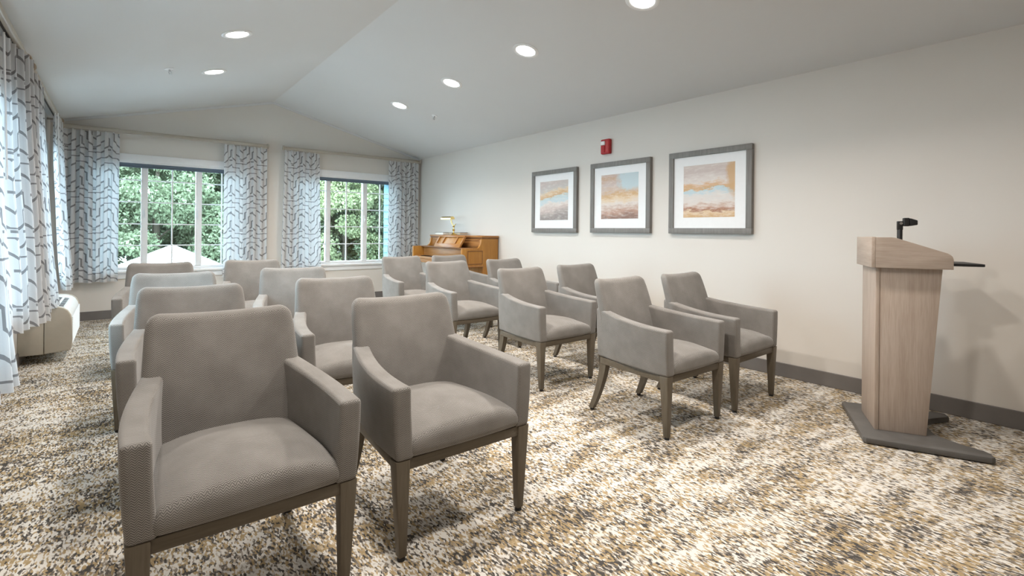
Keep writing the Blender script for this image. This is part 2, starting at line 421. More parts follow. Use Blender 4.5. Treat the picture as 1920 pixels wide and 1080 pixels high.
# ------------------------------------------------------------------ curtain rods and curtains
def rod(p0, p1, inward, label, nbr=3):
    p0, p1 = Vector(p0), Vector(p1); L = (p1 - p0).length; d = (p1 - p0) / L
    r = empty('curtain_rod', (p0 + p1) / 2, math.atan2(d.y, d.x))
    # local x along the rod, local y chosen so that the wall lies on side s
    s = 1 if Vector((-d.y, d.x, 0)).dot(Vector(inward)) < 0 else -1
    bm = bmesh.new(); box(bm, -L / 2, L / 2, -.017, .017, -.024, .024, .012, 3); build('pole', bm, M_ROD, r, 40)
    bm = bmesh.new(); box(bm, -L / 2 + .02, L / 2 - .02, s * .024 - .006, s * .024 + .006, -.016, .006); build('track', bm, M_BLACK, r)
    for e in (-1, 1):
        bm = bmesh.new(); lathe(bm, [(0, -.012), (.030, -.012), (.036, -.004), (.036, .006), (.028, .013), (0, .015)], 20, Matrix.Translation((e * L / 2, 0, 0)) @ Matrix.Rotation(e * PI / 2, 4, 'Y')); build('end_cap', bm, M_CAP if abs(d.y) > .5 else M_ROD, r, 40)
    for i in range(nbr):
        x = -L / 2 + .05 + (L - .1) * i / (nbr - 1)
        bm = bmesh.new(); y0, y1 = sorted((s * .017, s * .108)); box(bm, x - .012, x + .012, y0, y1, -.008, .012, .002); build('bracket', bm, M_ROD, r)
    return tag(r, label, 'curtain rod', 'curtain rods')
ZR = 2.372
rod((-.53, YF - .11, ZR), (1.715, YF - .11, ZR), (0, -1, 0), 'beige curtain rod over the far window next to the left corner')
rod((1.93, YF - .11, ZR), (4.20, YF - .11, ZR), (0, -1, 0), 'beige curtain rod over the far window nearest the piano')
rod((-.542, 2.35, 2.385), (-.542, 5.06, 2.385), (1, 0, 0), 'curtain rod on the left wall at the upper left edge of the picture')
rod((-.542, 5.30, 2.385), (-.542, 7.78, 2.385), (1, 0, 0), 'curtain rod on the left wall reaching towards the far corner')

def curtain(p0, p1, nrm, zt, zb, pleats, label, cloth, depth=(.014, .024), flare=(0, 0), spread=0.0, lead=0, seed=0, wand=None, zb_fn=None):
    """p0,p1: ends of the heading (x,y); nrm: into the room; flare: metres into the room at the hem for the two ends;
    lead: which end hangs flat (-1 start, 1 end, 0 none)"""
    rnd = random.Random(seed); ph = [rnd.uniform(-.5, .5) for _ in range(pleats + 2)]; am = [rnd.uniform(.7, 1.25) for _ in range(pleats + 2)]
    p0, p1, nrm = Vector((*p0, 0)), Vector((*p1, 0)), Vector((*nrm, 0)); D = p1 - p0; c = (p0 + p1) / 2
    root = empty('curtain', (c.x, c.y, zb)); nu, nv = pleats * 12, 30
    me = bpy.data.meshes.new('curtain_cloth'); verts = []; uvs = []
    for j in range(nv + 1):
        v = j / nv; z = zt + (zb - zt) * v
        for i in range(nu + 1):
            s = i / nu; k = int(min(s * pleats, pleats - 1e-6)); a = depth[0] + (depth[1] - depth[0]) * min(1, v * 1.6)
            flat = 1.0
            if lead: e = s if lead < 0 else 1 - s; flat = .25 + .75 * min(1, e / .28)
            t = s * pleats * 2 * PI + ph[k] * .9 * v * math.sin(PI * (s * pleats - k)) + v * .5 * math.sin(7 * s + seed)
            sw = math.sin(t); w = math.copysign(abs(sw) ** .8, sw) * a * am[k] * flat
            w += .006 * math.sin(9 * v + 5 * s + seed) * v
            ss = .5 + (s - .5) * (1 + spread * v)
            fl = (flare[0] * (1 - s) + flare[1] * s) * v ** 1.4
            P = p0 + D * ss + nrm * (w + fl) + D.normalized() * (.010 * math.cos(2 * t) * flat)
            dz = .006 * math.sin(t * .5 + seed) * v
            verts.append((P.x - c.x, P.y - c.y, z + dz - zb)); uvs.append((s * cloth + seed * .13, z))
    faces = [(j * (nu + 1) + i, j * (nu + 1) + i + 1, (j + 1) * (nu + 1) + i + 1, (j + 1) * (nu + 1) + i) for j in range(nv) for i in range(nu)]
    me.from_pydata(verts, [], faces); ul = me.uv_layers.new(name='UVMap')
    for l in me.loops: ul.data[l.index].uv = uvs[l.vertex_index]
    me.polygons.foreach_set('use_smooth', [True] * len(me.polygons))
    new_obj('panel', me, M_CURT, root)
    # white heading carriers, one per pleat
    for k in range(pleats):
        s = (k + .25) / pleats; P = p0 + D * s - c
        bm = bmesh.new(); box(bm, P.x - .006, P.x + .006, P.y - .006, P.y + .006, zt - zb - .012, zt - zb + .030, .002); build('carrier', bm, M_VINYL, root)
    if wand is not None:
        P = p0 + D * wand + nrm * .02 - c
        bm = bmesh.new(); tube(bm, [(P.x, P.y, zt - zb + .015), (P.x + nrm.x * .02, P.y, zt - zb - .9)], .006, 8); build('wand', bm, M_VINYL, root, 60)
    return tag(root, label, 'curtain', 'grey lattice patterned curtains')
ZT, ZB = 2.335, .478
yc = YF - .095
curtain((-.54, yc), (.0, yc), (0, -1), ZT, ZB, 7, 'lattice patterned curtain on the far wall beside the left corner', 0.80, seed=1, spread=-.02, lead=1)
curtain((1.155, yc), (1.70, yc), (0, -1), ZT, ZB, 6, 'lattice patterned curtain right of the far window with the white roof outside', 0.78, seed=2, spread=.02, lead=-1)
curtain((1.945, yc), (2.46, yc), (0, -1), ZT, ZB, 6, 'lattice patterned curtain left of the window nearest the piano', 0.78, seed=3, spread=.16, lead=1)
curtain((3.62, yc), (4.17, yc), (0, -1), ZT, ZB, 6, 'lattice patterned curtain hanging beside the piano in the right corner', 0.78, seed=4, spread=.03, lead=-1)
curtain((-.50, 2.45), (-.50, 3.12), (1, 0), 2.35, .475, 5, 'lattice patterned curtain cropped by the left edge of the picture', 0.95, depth=(.03, .045), flare=(.07, .15), seed=5)
curtain((-.60, 4.33), (-.505, 5.03), (1, 0), 2.35, .475, 6, 'lattice patterned curtain just in front of the wall unit, with tilt wand', 1.05, depth=(.034, .040), flare=(.07, .10), seed=6, lead=-1, wand=.10)
curtain((-.535, 5.34), (-.535, 5.95), (1, 0), 2.35, .475, 5, 'lattice patterned curtain hanging over the near end of the wall unit', 0.95, depth=(.03, .035), flare=(.09, .11), seed=7)
curtain((-.535, 7.12), (-.535, 7.74), (1, 0), 2.35, .475, 5, 'lattice patterned curtain on the left wall at its far end, with wand', 0.95, depth=(.03, .045), flare=(.10, .08), seed=8, lead=-1, wand=.06)

# ------------------------------------------------------------------ wall heating and cooling unit
u = empty('wall_air_conditioner', (-.48, 6.285, 0)); ox, oy = -.48, 6.285
def prof(s=0):
    return [(-.487, .085), (-.345, .098), (-.322, .108), (-.313, .13), (-.311, .20), (-.314, .36), (-.322, .395), (-.342, .435), (-.37, .458), (-.41, .472), (-.487, .480)]
bm = bmesh.new(); box(bm, XL + .001 - ox, -.490 - ox, 5.755 - oy, 6.815 - oy, .080, .476, .004); build('sleeve', bm, M_PTAC, u, 35)
bm = bmesh.new(); prism(bm, [(x - ox, z) for x, z in prof()], 5.79 - oy, 6.78 - oy, 'Y'); build('front_cover', bm, M_PTACW, u, 35)
for y0, y1 in ((5.75, 5.79), (6.78, 6.82)):
    bm = bmesh.new(); prism(bm, [(x - ox + (0.004 if x > -.48 else 0), z + (.004 if z > .3 else -.004)) for x, z in prof()], y0 - oy, y1 - oy, 'Y', bev=.008, seg=3)
    e = build('end_panel', bm, M_PTAC, u, 40)
# top discharge grille: dark plate paints the shade in its slots, white bars on top
bm = bmesh.new(); hexa(bm, [(-.462 - ox, 5.83 - oy, .474), (-.372 - ox, 5.83 - oy, .455), (-.372 - ox, 6.50 - oy, .455), (-.462 - ox, 6.50 - oy, .474)], [(-.462 - ox, 5.83 - oy, .4825), (-.372 - ox, 5.83 - oy, .463), (-.372 - ox, 6.50 - oy, .463), (-.462 - ox, 6.50 - oy, .4825)])
g = build('grille', bm, M_DARK, u)
for k in range(8):
    y = 5.83 + .67 * k / 7 - oy
    bm = bmesh.new(); hexa(bm, [(-.466 - ox, y - .006, .478), (-.368 - ox, y - .006, .457), (-.368 - ox, y + .006, .457), (-.466 - ox, y + .006, .478)], [(-.466 - ox, y - .006, .4845), (-.368 - ox, y - .006, .465), (-.368 - ox, y + .006, .465), (-.466 - ox, y + .006, .4845)]); build('grille_bar', bm, M_PTACW, g)
for xx, zz in ((-.466, .478), (-.417, .468), (-.368, .457)):
    bm = bmesh.new(); box(bm, xx - .004 - ox, xx + .004 - ox, 5.825 - oy, 6.505 - oy, zz, zz + .0075); build('grille_rail', bm, M_PTACW, g)
for k in range(16):
    z = .145 + k * .0145
    bm = bmesh.new(); prism(bm, [(-.313 - ox, z), (-.305 - ox, z + .002), (-.312 - ox, z + .011)], 5.80 - oy, 6.77 - oy, 'Y'); build('louvre', bm, M_PTACW, u)
tag(u, 'beige and white wall air conditioner below the left curtains', 'air conditioner')

# ------------------------------------------------------------------ armchair
HB = .655
def make_chair():
    root = empty('armchair')
    # seat cushion
    def fs(x, y, z):
        cr = (1 - abs(x / .25) ** 3) * (1 - abs((y + .06) / .34) ** 2.0)
        if z > 0: z2 = z + .054 * max(0, cr) - .018 * max(0, (-y - .10) / .18) ** 2
        else: z2 = z
        half = .255 - .045 * (y + .30) / .55
        bow = -.010 * (1 - (x / .25) ** 2) * (1 if y < 0 else 0) * (-y / .29)
        return (x / .25 * half, y + bow, .3945 + z2)
    bm = bmesh.new(); rbox(bm, .50, .565, .078, .030, (8, 10, 1), fs)
    for v in bm.verts: v.co.y -= .028
    build('seat', bm, M_FAB, root, 60, uv=True)
    # backrest: reclined, dished across its width, rounded top
    def fb(x, y, z):
        zz = z + .604; t = (zz - .36) / .495
        wd = .242 + .012 * min(1, max(0, t / .45)) - .015 * min(1, max(0, (t - .5) / .5)) - .016 * max(0, (t - .86) / .14) ** 2
        yy = y * (1.0 - .22 * t) + .168 + .078 * t + .074 * t * t
        yy -= .030 * (x / .25) ** 2 * t; top = (.013 * (x / .25) ** 2 - .009) * max(0, t - .6) / .4
        bulge = .010 * (1 - (x / .25) ** 2) * math.sin(PI * min(1, max(0, t))) * (-1 if y < 0 else 0)
        return (x / .25 * wd, yy + bulge, zz + top)
    bm = bmesh.new(); rbox(bm, .50, .085, .495, .032, (10, 1, 12), fb); build('backrest', bm, M_FAB, root, 60, uv=True)
    # arms: upholstered side panels, wider apart at the front
    for s in (-1, 1):
        def fa(x, y, z):
            t = (y + .3) / .55                       # 0 front .. 1 back
            h = .613 + .010 * t + .040 * t ** 2.2
            zb = .355 + .004 * math.sin(PI * t)
            zz = zb + (z + .13) / .26 * (h - zb)
            xo = .2745 - .060 * max(0, t) ** 1.9 + .010 * math.sin(PI * min(1, max(0, t))) - .007 * (1 - z / .13) ** 2 * .5
            return (s * (xo + x), y - .016, zz)
        bm = bmesh.new(); rbox(bm, .070, .585, .26, .015, (2, 12, 5), fa); build('armrest', bm, M_FAB, root, 60, uv=True)
    # rails
    bm = bmesh.new(); box(bm, -.252, .252, -.300, -.272, .318, .357, .003); build('rail', bm, M_RAIL, root, 35)
    bm = bmesh.new(); box(bm, -.215, .215, .205, .232, .318, .357, .003); build('rail', bm, M_RAIL, root, 35)
    for s in (-1, 1):
        bm = bmesh.new(); hexa(bm, [(s * .262, -.272, .318), (s * .290, -.272, .318), (s * .252, .22, .318), (s * .224, .22, .318)][::s], [(s * .262, -.272, .357), (s * .290, -.272, .357), (s * .252, .22, .357), (s * .224, .22, .357)][::s], .003); build('rail', bm, M_RAIL, root, 35)
    def glide(leg, x, y):
        bm = bmesh.new(); lathe(bm, [(0, 0), (.014, 0), (.015, .006), (.011, .016), (0, .016)], 14, Matrix.Translation((x, y, 0))); build('glide', bm, M_BLACK, leg, 40)
    for s in (-1, 1):
        # tapered front leg
        bm = bmesh.new()
        o, i_, yf, yb = s * .2985, s * .243, -.306, -.252
        hexa(bm, [(s * .279, -.297, .014), (s * .249, -.297, .014), (s * .249, -.267, .014), (s * .279, -.267, .014)], [(o, yf, .357), (i_, yf, .357), (i_, yb, .357), (o, yb, .357)], .004)
        l = build('leg', bm, M_LEG, root, 35); glide(l, s * .264, -.282)
        # sabre back leg
        bm = bmesh.new(); prev = None; n = 8
        for k in range(n + 1):
            t = k / n; z = .357 + (.014 - .357) * t; yc_ = .205 + .095 * t ** 1.7; h = .026 - .009 * t; hx = .022 - .006 * t; xc = s * (.226 + .016 * t)
            ring = [bm.verts.new((xc + a * hx, yc_ + b * h, z)) for a, b in ((-1, -1), (1, -1), (1, 1), (-1, 1))]
            if prev:
                for q in range(4): bm.faces.new((prev[q], prev[(q + 1) % 4], ring[(q + 1) % 4], ring[q]))
            else: bm.faces.new(ring[::-1])
            prev = ring
        bm.faces.new(prev)
        l = build('leg', bm, M_LEG, root, 35); glide(l, s * .242, .300)
    return root
chair0 = make_chair()
ROWS = ['front row', 'second row', 'third row', 'rearmost row']
COLS = ['on the outer left beside the curtains', 'on the left of the aisle', 'on the right of the aisle', 'on the outer right along the picture wall']
POS = {(0, 0): (.315, 1.59, 0), (0, 1): (.31, 2.60, -1), (0, 2): (.29, 3.58, -4), (0, 3): (.285, 4.86, -3),
       (1, 0): (1.055, 1.61, 0), (1, 1): (1.08, 2.68, -5), (1, 2): (1.07, 3.68, -8), (1, 3): (1.02, 4.93, -6),
       (2, 0): (2.69, 1.655, 0), (2, 1): (2.685, 2.72, 1), (2, 2): (2.61, 3.81, 1), (2, 3): (2.625, 4.88, 0),
       (3, 0): (3.41, 1.65, 1), (3, 1): (3.44, 2.81, 1), (3, 2): (3.40, 3.88, 4), (3, 3): (3.275, 4.88, 0)}
first = True
for (c, r), (x, y, a) in POS.items():
    o = chair0 if first else copy_tree(chair0); first = False
    o.location = (x, y + .29, 0); o.rotation_euler = (0, 0, math.radians(a))
    tag(o, 'grey herringbone armchair in the %s, %s' % (ROWS[r], COLS[c]), 'armchair', 'grey upholstered armchairs in rows')

# ------------------------------------------------------------------ lectern
LC = .165
ca, sa = math.cos(math.radians(27.4)), math.sin(math.radians(27.4))
lect = empty('lectern', (3.445 + ca * LC + sa * .15, .974 + sa * LC - ca * .15, 0), math.radians(27.4))
def LX(uu): return uu - LC
def LY(ww): return -ww + .15
BW = .335
# base plate with two swept-back feet
pts = [(-.165, -.070), (-.150, -.083), (.480, -.083), (.495, -.070), (.520, .455), (.505, .474), (.445, .474), (.430, .455), (.375, .37), (.33, .33), (.27, .285), (.06, .285), (0, .33), (-.045, .37), (-.105, .455), (-.120, .474), (-.175, .474), (-.190, .455)]
bm = bmesh.new(); prism(bm, [(LX(a), LY(b)) for a, b in pts], .004, .036, 'Z', bev=.007, seg=2); build('base_plate', bm, M_LBASE, lect, 35)
def lhex(name, bot, top, z0, z1, mat, bev=.002, par=None):
    bm = bmesh.new()
    f = lambda q, z: [(LX(q[0]), LY(q[2]), z), (LX(q[1]), LY(q[2]), z), (LX(q[1]), LY(q[3]), z), (LX(q[0]), LY(q[3]), z)]
    hexa(bm, f(bot, z0), f(top, z1), bev); return build(name, bm, mat, par or lect, 35)
lhex('front_panel', (0, BW, .0, .020), (0, BW, .0, .020), .036, .975, M_LECT)
lhex('side_panel', (.006, .026, .0215, .243), (.006, .026, .0215, .308), .036, .975, M_LECT)
lhex('side_panel', (BW - .026, BW - .006, .0215, .243), (BW - .026, BW - .006, .0215, .308), .036, .975, M_LECT)
lhex('shelf', (.0265, BW - .0265, .022, .236), (.0265, BW - .0265, .022, .236), .05, .068, M_LECTH)
lhex('shelf', (.0265, BW - .0265, .022, .265), (.0265, BW - .0265, .022, .265), .52, .538, M_LECTH)
# sloping top box: front board, two cheeks with rounded rear corners, writing surface
lhex('top_front_board', (-.032, BW + .032, -.027, -.008), (-.032, BW + .032, -.027, -.008), .972, 1.147, M_LECTH)
cheek = [(-.0075, .973), (-.0075, 1.147), (.066, 1.147), (.085, 1.1445)] + [(.085 + .232 * t, 1.1445 - .082 * t) for t in (.5, 1)] + [(.331, 1.054), (.340, 1.043), (.344, 1.028), (.344, .973)]
for a in (-.032, BW + .014):
    bm = bmesh.new(); prism(bm, [(LY(b), z) for b, z in cheek], LX(a), LX(a + .018), 'X', bev=.0015); build('top_cheek', bm, M_LECTY, lect, 35)
surf = [(-.0075, 1.119), (-.0075, 1.137), (.066, 1.137), (.085, 1.1345), (.317, 1.0525), (.317, 1.0345), (.085, 1.1165), (.066, 1.119)]
bm = bmesh.new(); prism(bm, [(LY(b), z) for b, z in surf], LX(-.0135), LX(BW + .0135), 'X'); build('writing_surface', bm, M_LECTH, lect, 35)
lhex('underside', (-.0135, BW + .0135, -.0075, .343), (-.0135, BW + .0135, -.0075, .343), .9755, .990, M_LECTH)
# dark pull-out tray at the speaker's side
bm = bmesh.new(); prism(bm, [(LX(a), LY(b)) for a, b in ((.02, .30), (.02, .488), (.028, .496), (BW - .028, .496), (BW - .02, .488), (BW - .02, .30))], .9905, 1.0055, 'Z', bev=.003); tr = build('tray', bm, M_BLACK, lect, 35); tr['label'] = 'black pull-out tray'
tag(lect, 'pale wood lectern with dark base plate and sloping top by right wall', 'lectern')
# microphone / camera head standing on the lectern
mw, mu = .150, .165
mz = 1.1345 - (mw - .085) * (.082 / .232) + .006
mo = lect.location + Matrix.Rotation(math.radians(27.4), 3, 'Z') @ Vector((LX(mu), LY(mw), mz))
mic = empty('desk_microphone', mo, math.radians(27.4))
tl = Matrix.Rotation(math.radians(19.5), 4, 'X')
bm = bmesh.new(); lathe(bm, [(0, -.006), (.021, -.006), (.021, .005), (.017, .009), (0, .009)], 20, tl); build('flange', bm, M_BLACK, mic, 40)
bm = bmesh.new(); lathe(bm, [(0, .0), (.0135, .0), (.0150, .010), (.0135, .014), (.0135, .072), (.012, .075), (0, .075)], 18); build('stem', bm, M_BLACK, mic, 40)
bm = bmesh.new(); box(bm, -.010, .010, -.014, .014, .073, .125, .003); build('bracket', bm, M_BLACK, mic, 40)
bm = bmesh.new(); lathe(bm, [(0, -.014), (.008, -.014), (.008, .014), (0, .014)], 14, Matrix.Translation((0, -.004, .112)) @ Matrix.Rotation(PI / 2, 4, 'Y')); build('hinge', bm, M_METAL, mic, 40)
bm = bmesh.new(); rbox(bm, .034, .030, .050, .006, (2, 2, 2), lambda x, y, z: (x, y - .030, z + .120)); hd = build('head', bm, M_BLACK, mic, 40)
bm = bmesh.new(); hexa(bm, [(-.019, -.045, .096), (.019, -.045, .096), (.015, -.083, .103), (-.015, -.083, .103)], [(-.019, -.045, .143), (.019, -.045, .143), (.015, -.083, .130), (-.015, -.083, .130)], .004); build('hood', bm, M_BLACK, hd, 40)
tag(mic, 'small black microphone on a short stem atop the lectern', 'microphone')

# ------------------------------------------------------------------ framed pictures
def picture(y0, y1, z0, z1, art, label):
    cy, cz = (y0 + y1) / 2, (z0 + z1) / 2; a, b = (y1 - y0) / 2, (z1 - z0) / 2
    r = empty('framed_picture', (XR - .001, cy, z0)); t, dp = .052, .040
    o = b                                     # local z origin at the bottom edge
    for nm, q in (('frame_rail', (-a, a, b - t, b)), ('frame_rail', (-a, a, -b, -b + t)), ('frame_stile', (-a, -a + t, -b + t, b - t)), ('frame_stile', (a - t, a, -b + t, b - t))):
        bm = bmesh.new(); box(bm, -dp, 0, q[0], q[1], o + q[2], o + q[3], .003); build(nm, bm, M_FRAME, r, 35)
    bm = bmesh.new(); box(bm, -dp + .016, -.004, -a + t - .004, a - t + .004, o - b + t - .004, o + b - t + .004); build('mat_board', bm, M_MATB, r)
    pw, phh = .253, .243
    v = [(-dp + .0148, s * pw, o + q * phh + .007) for s, q in ((1, -1), (-1, -1), (-1, 1), (1, 1))]
    bm = bmesh.new(); vv = [bm.verts.new(p) for p in v] + [bm.verts.new((p[0] + .001, p[1], p[2])) for p in v]
    L = bm.loops.layers.uv.verify()
    for q in ((0, 1, 2, 3), (7, 6, 5, 4), (0, 4, 5, 1), (1, 5, 6, 2), (2, 6, 7, 3), (3, 7, 4, 0)):
        f = bm.faces.new([vv[i] for i in q])
        for l, i in zip(f.loops, q): l[L].uv = ((0, 0), (1, 0), (1, 1), (0, 1))[i % 4]
    build('print', bm, art, r)['label'] = 'abstract landscape print'
    tag(r, label, 'picture', 'grey framed abstract pictures on the right wall')
PINK, GOLD, BLUE, WHT, GREY, RUST, CREAM = (.58, .49, .46), (.60, .39, .21), (.52, .63, .67), (.70, .64, .60), (.30, .27, .26), (.36, .17, .11), (.72, .57, .40)
A1 = m_art('art_hazy_shore', [(.0, GREY), (.14, (.42, .37, .35)), (.24, PINK), (.36, WHT), (.44, BLUE), (.52, (.54, .62, .62)), (.56, GOLD), (.66, CREAM), (.72, (.55, .52, .50)), (1, PINK)], -.12, 2.3)
A2 = m_art('art_clouds', [(.0, (.28, .18, .15)), (.16, (.50, .33, .26)), (.30, WHT), (.42, CREAM), (.52, GOLD), (.60, (.60, .47, .38)), (.75, PINK), (.9, (.55, .38, .27)), (1, PINK)], -.06, 7.1, (.82, .88, .42, .30, BLUE, .95))
A3 = m_art('art_gold_band', [(.0, GOLD), (.09, CREAM), (.15, RUST), (.20, (.55, .38, .30)), (.28, WHT), (.39, (.68, .66, .64)), (.45, BLUE), (.50, (.50, .62, .66)), (.53, GOLD), (.62, (.66, .44, .28)), (.68, WHT), (.85, PINK), (1, (.62, .54, .50))], -.02, 12.9, (1.02, .72, .20, .45, GOLD, .9))
KS = 1.16 / 1.19
picture(4.153, 4.962, 1.150, 1.927, A1, 'smallest-looking framed print farthest from the lectern, pale blue strip and grey shore')
picture(3.118, 3.934, 1.153, 1.929, A2, 'middle framed print below the alarm, peach clouds with pale blue corner')
picture(2.083, 2.899, 1.154, 1.930, A3, 'framed print nearest the lectern, gold band over a pale blue strip')

# ------------------------------------------------------------------ fire alarm on the wall
al = empty('fire_alarm', (XR, 3.715, 2.105))
bm = bmesh.new(); rbox(bm, .05, .125, .165, .014, (2, 3, 4), lambda x, y, z: (x - .026, y, z)); build('housing', bm, M_RED, al, 50)
bm = bmesh.new(); rbox(bm, .03, .060, .046, .012, (2, 3, 3), lambda x, y, z: (x - .052, y + .022, z + .038)); build('strobe_lens', bm, M_LENS, al, 50)
bm = bmesh.new(); box(bm, -.060, -.048, -.002, .050, -.066, .008, .004); build('horn_cover', bm, M_RED, al, 40)
bm = bmesh.new(); box(bm, -.056, -.048, -.046, -.028, -.060, .060, .003); build('letter_strip', bm, plain('pinkish_red_plastic', (.55, .10, .09), .5), al, 40)  # raised pinkish strip made up in place of the vertical lettering
tag(al, 'red fire alarm with clear strobe above the middle picture', 'fire alarm')

# ------------------------------------------------------------------ piano and what stands on it
PX, PY0, PY1 = 4.10, 5.71, 7.17
pn = empty('upright_piano', (PX, (PY0 + PY1) / 2, 0)); pcy = (PY0 + PY1) / 2
def pbox(name, x0, x1, y0, y1, z0, z1, mat, bev=.004, par=None):
    bm = bmesh.new(); box(bm, x0 - PX, x1 - PX, y0 - pcy, y1 - pcy, z0, z1, bev); return build(name, bm, mat, par or pn, 35)
pbox('case_back', 4.06, 4.24, PY0 + .037, PY1 - .037, .02, 1.050, M_PIANO)
lid = pbox('lid', 3.955, 4.248, PY0 - .010, PY1 + .010, 1.066, 1.092, M_PIANOH, .006)
pbox('lid_moulding', 3.962, 4.242, PY0 - .004, PY1 + .004, 1.048, 1.0655, M_PIANOD, .005, lid)
for y0, y1, nm in ((PY0, PY0 + .036, 'end_panel'), (PY1 - .036, PY1, 'end_panel')):
    cur = [(3.955 - .0 - .062 * (1 - math.cos(t)) ** .9, 1.045 - .13 * math.sin(t)) for t in [i * PI / 2 / 7 for i in range(8)]]
    pr = [(4.24, .02), (4.24, 1.047), (3.975, 1.047)] + cur + [(3.645, .915), (3.640, .905), (3.640, .690), (3.648, .680), (3.985, .672), (3.985, .02)]
    bm = bmesh.new(); prism(bm, [(a - PX, b) for a, b in pr], y0 - pcy, y1 - pcy, 'Y', bev=.004); ep = build(nm, bm, M_PIANO, pn, 35)
    yy = y0 if y0 == PY0 else y1
    s = -1 if y0 == PY0 else 1
    ya, yb = sorted((yy, yy + s * .006))
    for q in ((3.726, 3.972, .878, .886), (3.726, 3.972, .698, .706), (3.726, 3.734, .706, .878), (3.964, 3.972, .706, .878)):
        pbox('panel_moulding', q[0], q[1], ya, yb, q[2], q[3], M_PIANOD, .002, ep)
    pbox('base_moulding', 3.640, 3.990, ya, yb, .660, .676, M_PIANOH, .003, ep)
ya, yb = PY0 + .037, PY1 - .037
pbox('keybed', 3.655, 4.055, ya, yb, .672, .722, M_PIANOH)
pbox('keyslip', 3.655, 3.680, ya, yb, .7225, .765, M_PIANOH)
pbox('lower_panel', 4.02, 4.055, ya, yb, .10, .670, M_PIANO)
pbox('toe_rail', 3.985, 4.055, ya, yb, .02, .098, M_PIANO)
fb_ = pbox('fallboard', 3.825, 3.845, ya, yb, .755, .900, M_PIANOH)
pbox('music_shelf', 3.775, 3.965, ya, yb, .9005, .918, M_PIANOD, .006)
pbox('upper_panel', 3.970, 3.990, ya, yb, .9185, 1.046, M_PIANOH)
for q in ((ya + .05, yb - .05, 1.018, 1.026), (ya + .05, yb - .05, .936, .944)):
    pbox('upper_moulding', 3.964, 3.970, q[0], q[1], q[2], q[3], M_PIANOD, .002)
for y0 in (PY0, PY1 - .07):
    pbox('leg', 3.665, 3.725, y0 + .005, y0 + .065, .0, .671, M_PIANO, .006)
nk = 52; kw = (yb - ya - .10) / nk
wk = None
for k in range(nk):
    y = ya + .05 + k * kw
    pbox('white_key', 3.685, 3.823, y + .0006, y + kw - .0006, .724, .752, M_IVORY, 0)
for k in range(nk - 1):
    if k % 7 in (0, 1, 3, 4, 5):
        y = ya + .05 + (k + 1) * kw; pbox('black_key', 3.735, 3.823, y - .006, y + .006, .7525, .766, M_BLACK, 0)
for q in ((ya, ya + .048), (yb - .048, yb)): pbox('key_block', 3.681, 3.823, q[0], q[1], .724, .772, M_PIANOH)
for k in range(3): pbox('pedal', 3.93, 4.02, pcy - .10 + k * .09, pcy - .07 + k * .09, .05, .065, M_BRASS)
# leaning music desk: frame with three inset panels
def lean(y, h, t=0):      # h 0..1 up the desk, t thickness towards the room
    return (3.800 + .105 * h - t - PX, y - pcy, .919 + .172 * h)
def desk(name, y0, y1, h0, h1, t0, t1, mat, sk=.0, par=None):
    bm = bmesh.new(); g = lambda y, h: y + sk * h
    hexa(bm, [lean(g(y0, h0), h0, t1), lean(g(y0, h0), h0, t0), lean(g(y1, h0), h0, t0), lean(g(y1, h0), h0, t1)], [lean(g(y0, h1), h1, t1), lean(g(y0, h1), h1, t0), lean(g(y1, h1), h1, t0), lean(g(y1, h1), h1, t1)], .002)
    return build(name, bm, mat, par or pn, 35)
D0, D1 = 6.00, 6.72
md = desk('music_desk', D0, D1, 0, 1, 0, .010, M_PIANO)
desk('desk_rail', D0, D1, 0, .30, .0105, .030, M_PIANOH, par=md); desk('desk_rail', D0, D1, .86, 1, .0105, .030, M_PIANOH, par=md)
for y in (D0, D0 + .165, D1 - .195, D1 - .032): desk('desk_stile', y, y + .032, .30, .86, .0105, .030, M_PIANOH, par=md)
tag(pn, 'golden oak upright piano with leaning music desk against right wall', 'piano')
def book(y0, y1, x0, x1, mat, label):
    r = empty('book', ((x0 + x1) / 2, (y0 + y1) / 2, 1.0925)); hx, hy = (x1 - x0) / 2, (y1 - y0) / 2
    bm = bmesh.new(); box(bm, -hx, hx, -hy, hy, 0, .003); build('cover', bm, M_COVER, r)
    bm = bmesh.new(); box(bm, -hx + .004, hx - .004, -hy + .004, hy - .004, .0032, .034); build('pages', bm, mat, r)
    bm = bmesh.new(); box(bm, -hx, hx, -hy, hy, .0342, .038); build('cover', bm, M_COVER, r)
    tag(r, label, 'book', 'books lying on the piano')
book(6.81, 7.06, 3.985, 4.19, M_PAPER, 'thick white-paged book lying on piano lid nearest the curtain')
book(6.46, 6.795, 4.075, 4.215, M_PAPER2, 'tan-paged book lying on piano lid behind the brass lamp')
lp = empty('piano_lamp', (4.02, 6.555, 1.0925))
bm = bmesh.new(); lathe(bm, [(0, 0), (.060, 0), (.062, .006), (.052, .014), (.030, .022), (.016, .034), (.010, .040), (0, .040)], 24, Matrix.Diagonal((.75, 1.1, 1, 1))); build('base', bm, M_BRASS, lp, 40)
bm = bmesh.new(); lathe(bm, [(0, .038), (.009, .038), (.009, .060), (.018, .068), (.022, .080), (.016, .092), (.008, .098), (.008, .116), (.015, .122), (.018, .132), (.012, .142), (.005, .146), (0, .146)], 18); build('stem', bm, M_BRASS, lp, 40)
arc = [(0, -.060, .172), (0, -.046, .158), (0, -.022, .147), (0, .004, .145), (0, .026, .158), (0, .045, .182), (0, .058, .212), (0, .062, .236), (0, .06, .255)]
bm = bmesh.new(); tube(bm, arc, .0055, 8); build('arm', bm, M_BRASS, lp, 50)
bm = bmesh.new(); tube(bm, [(x, y + .022, z + .004) for x, y, z in arc[3:]], .004, 8); build('arm', bm, M_BRASS, lp, 50)
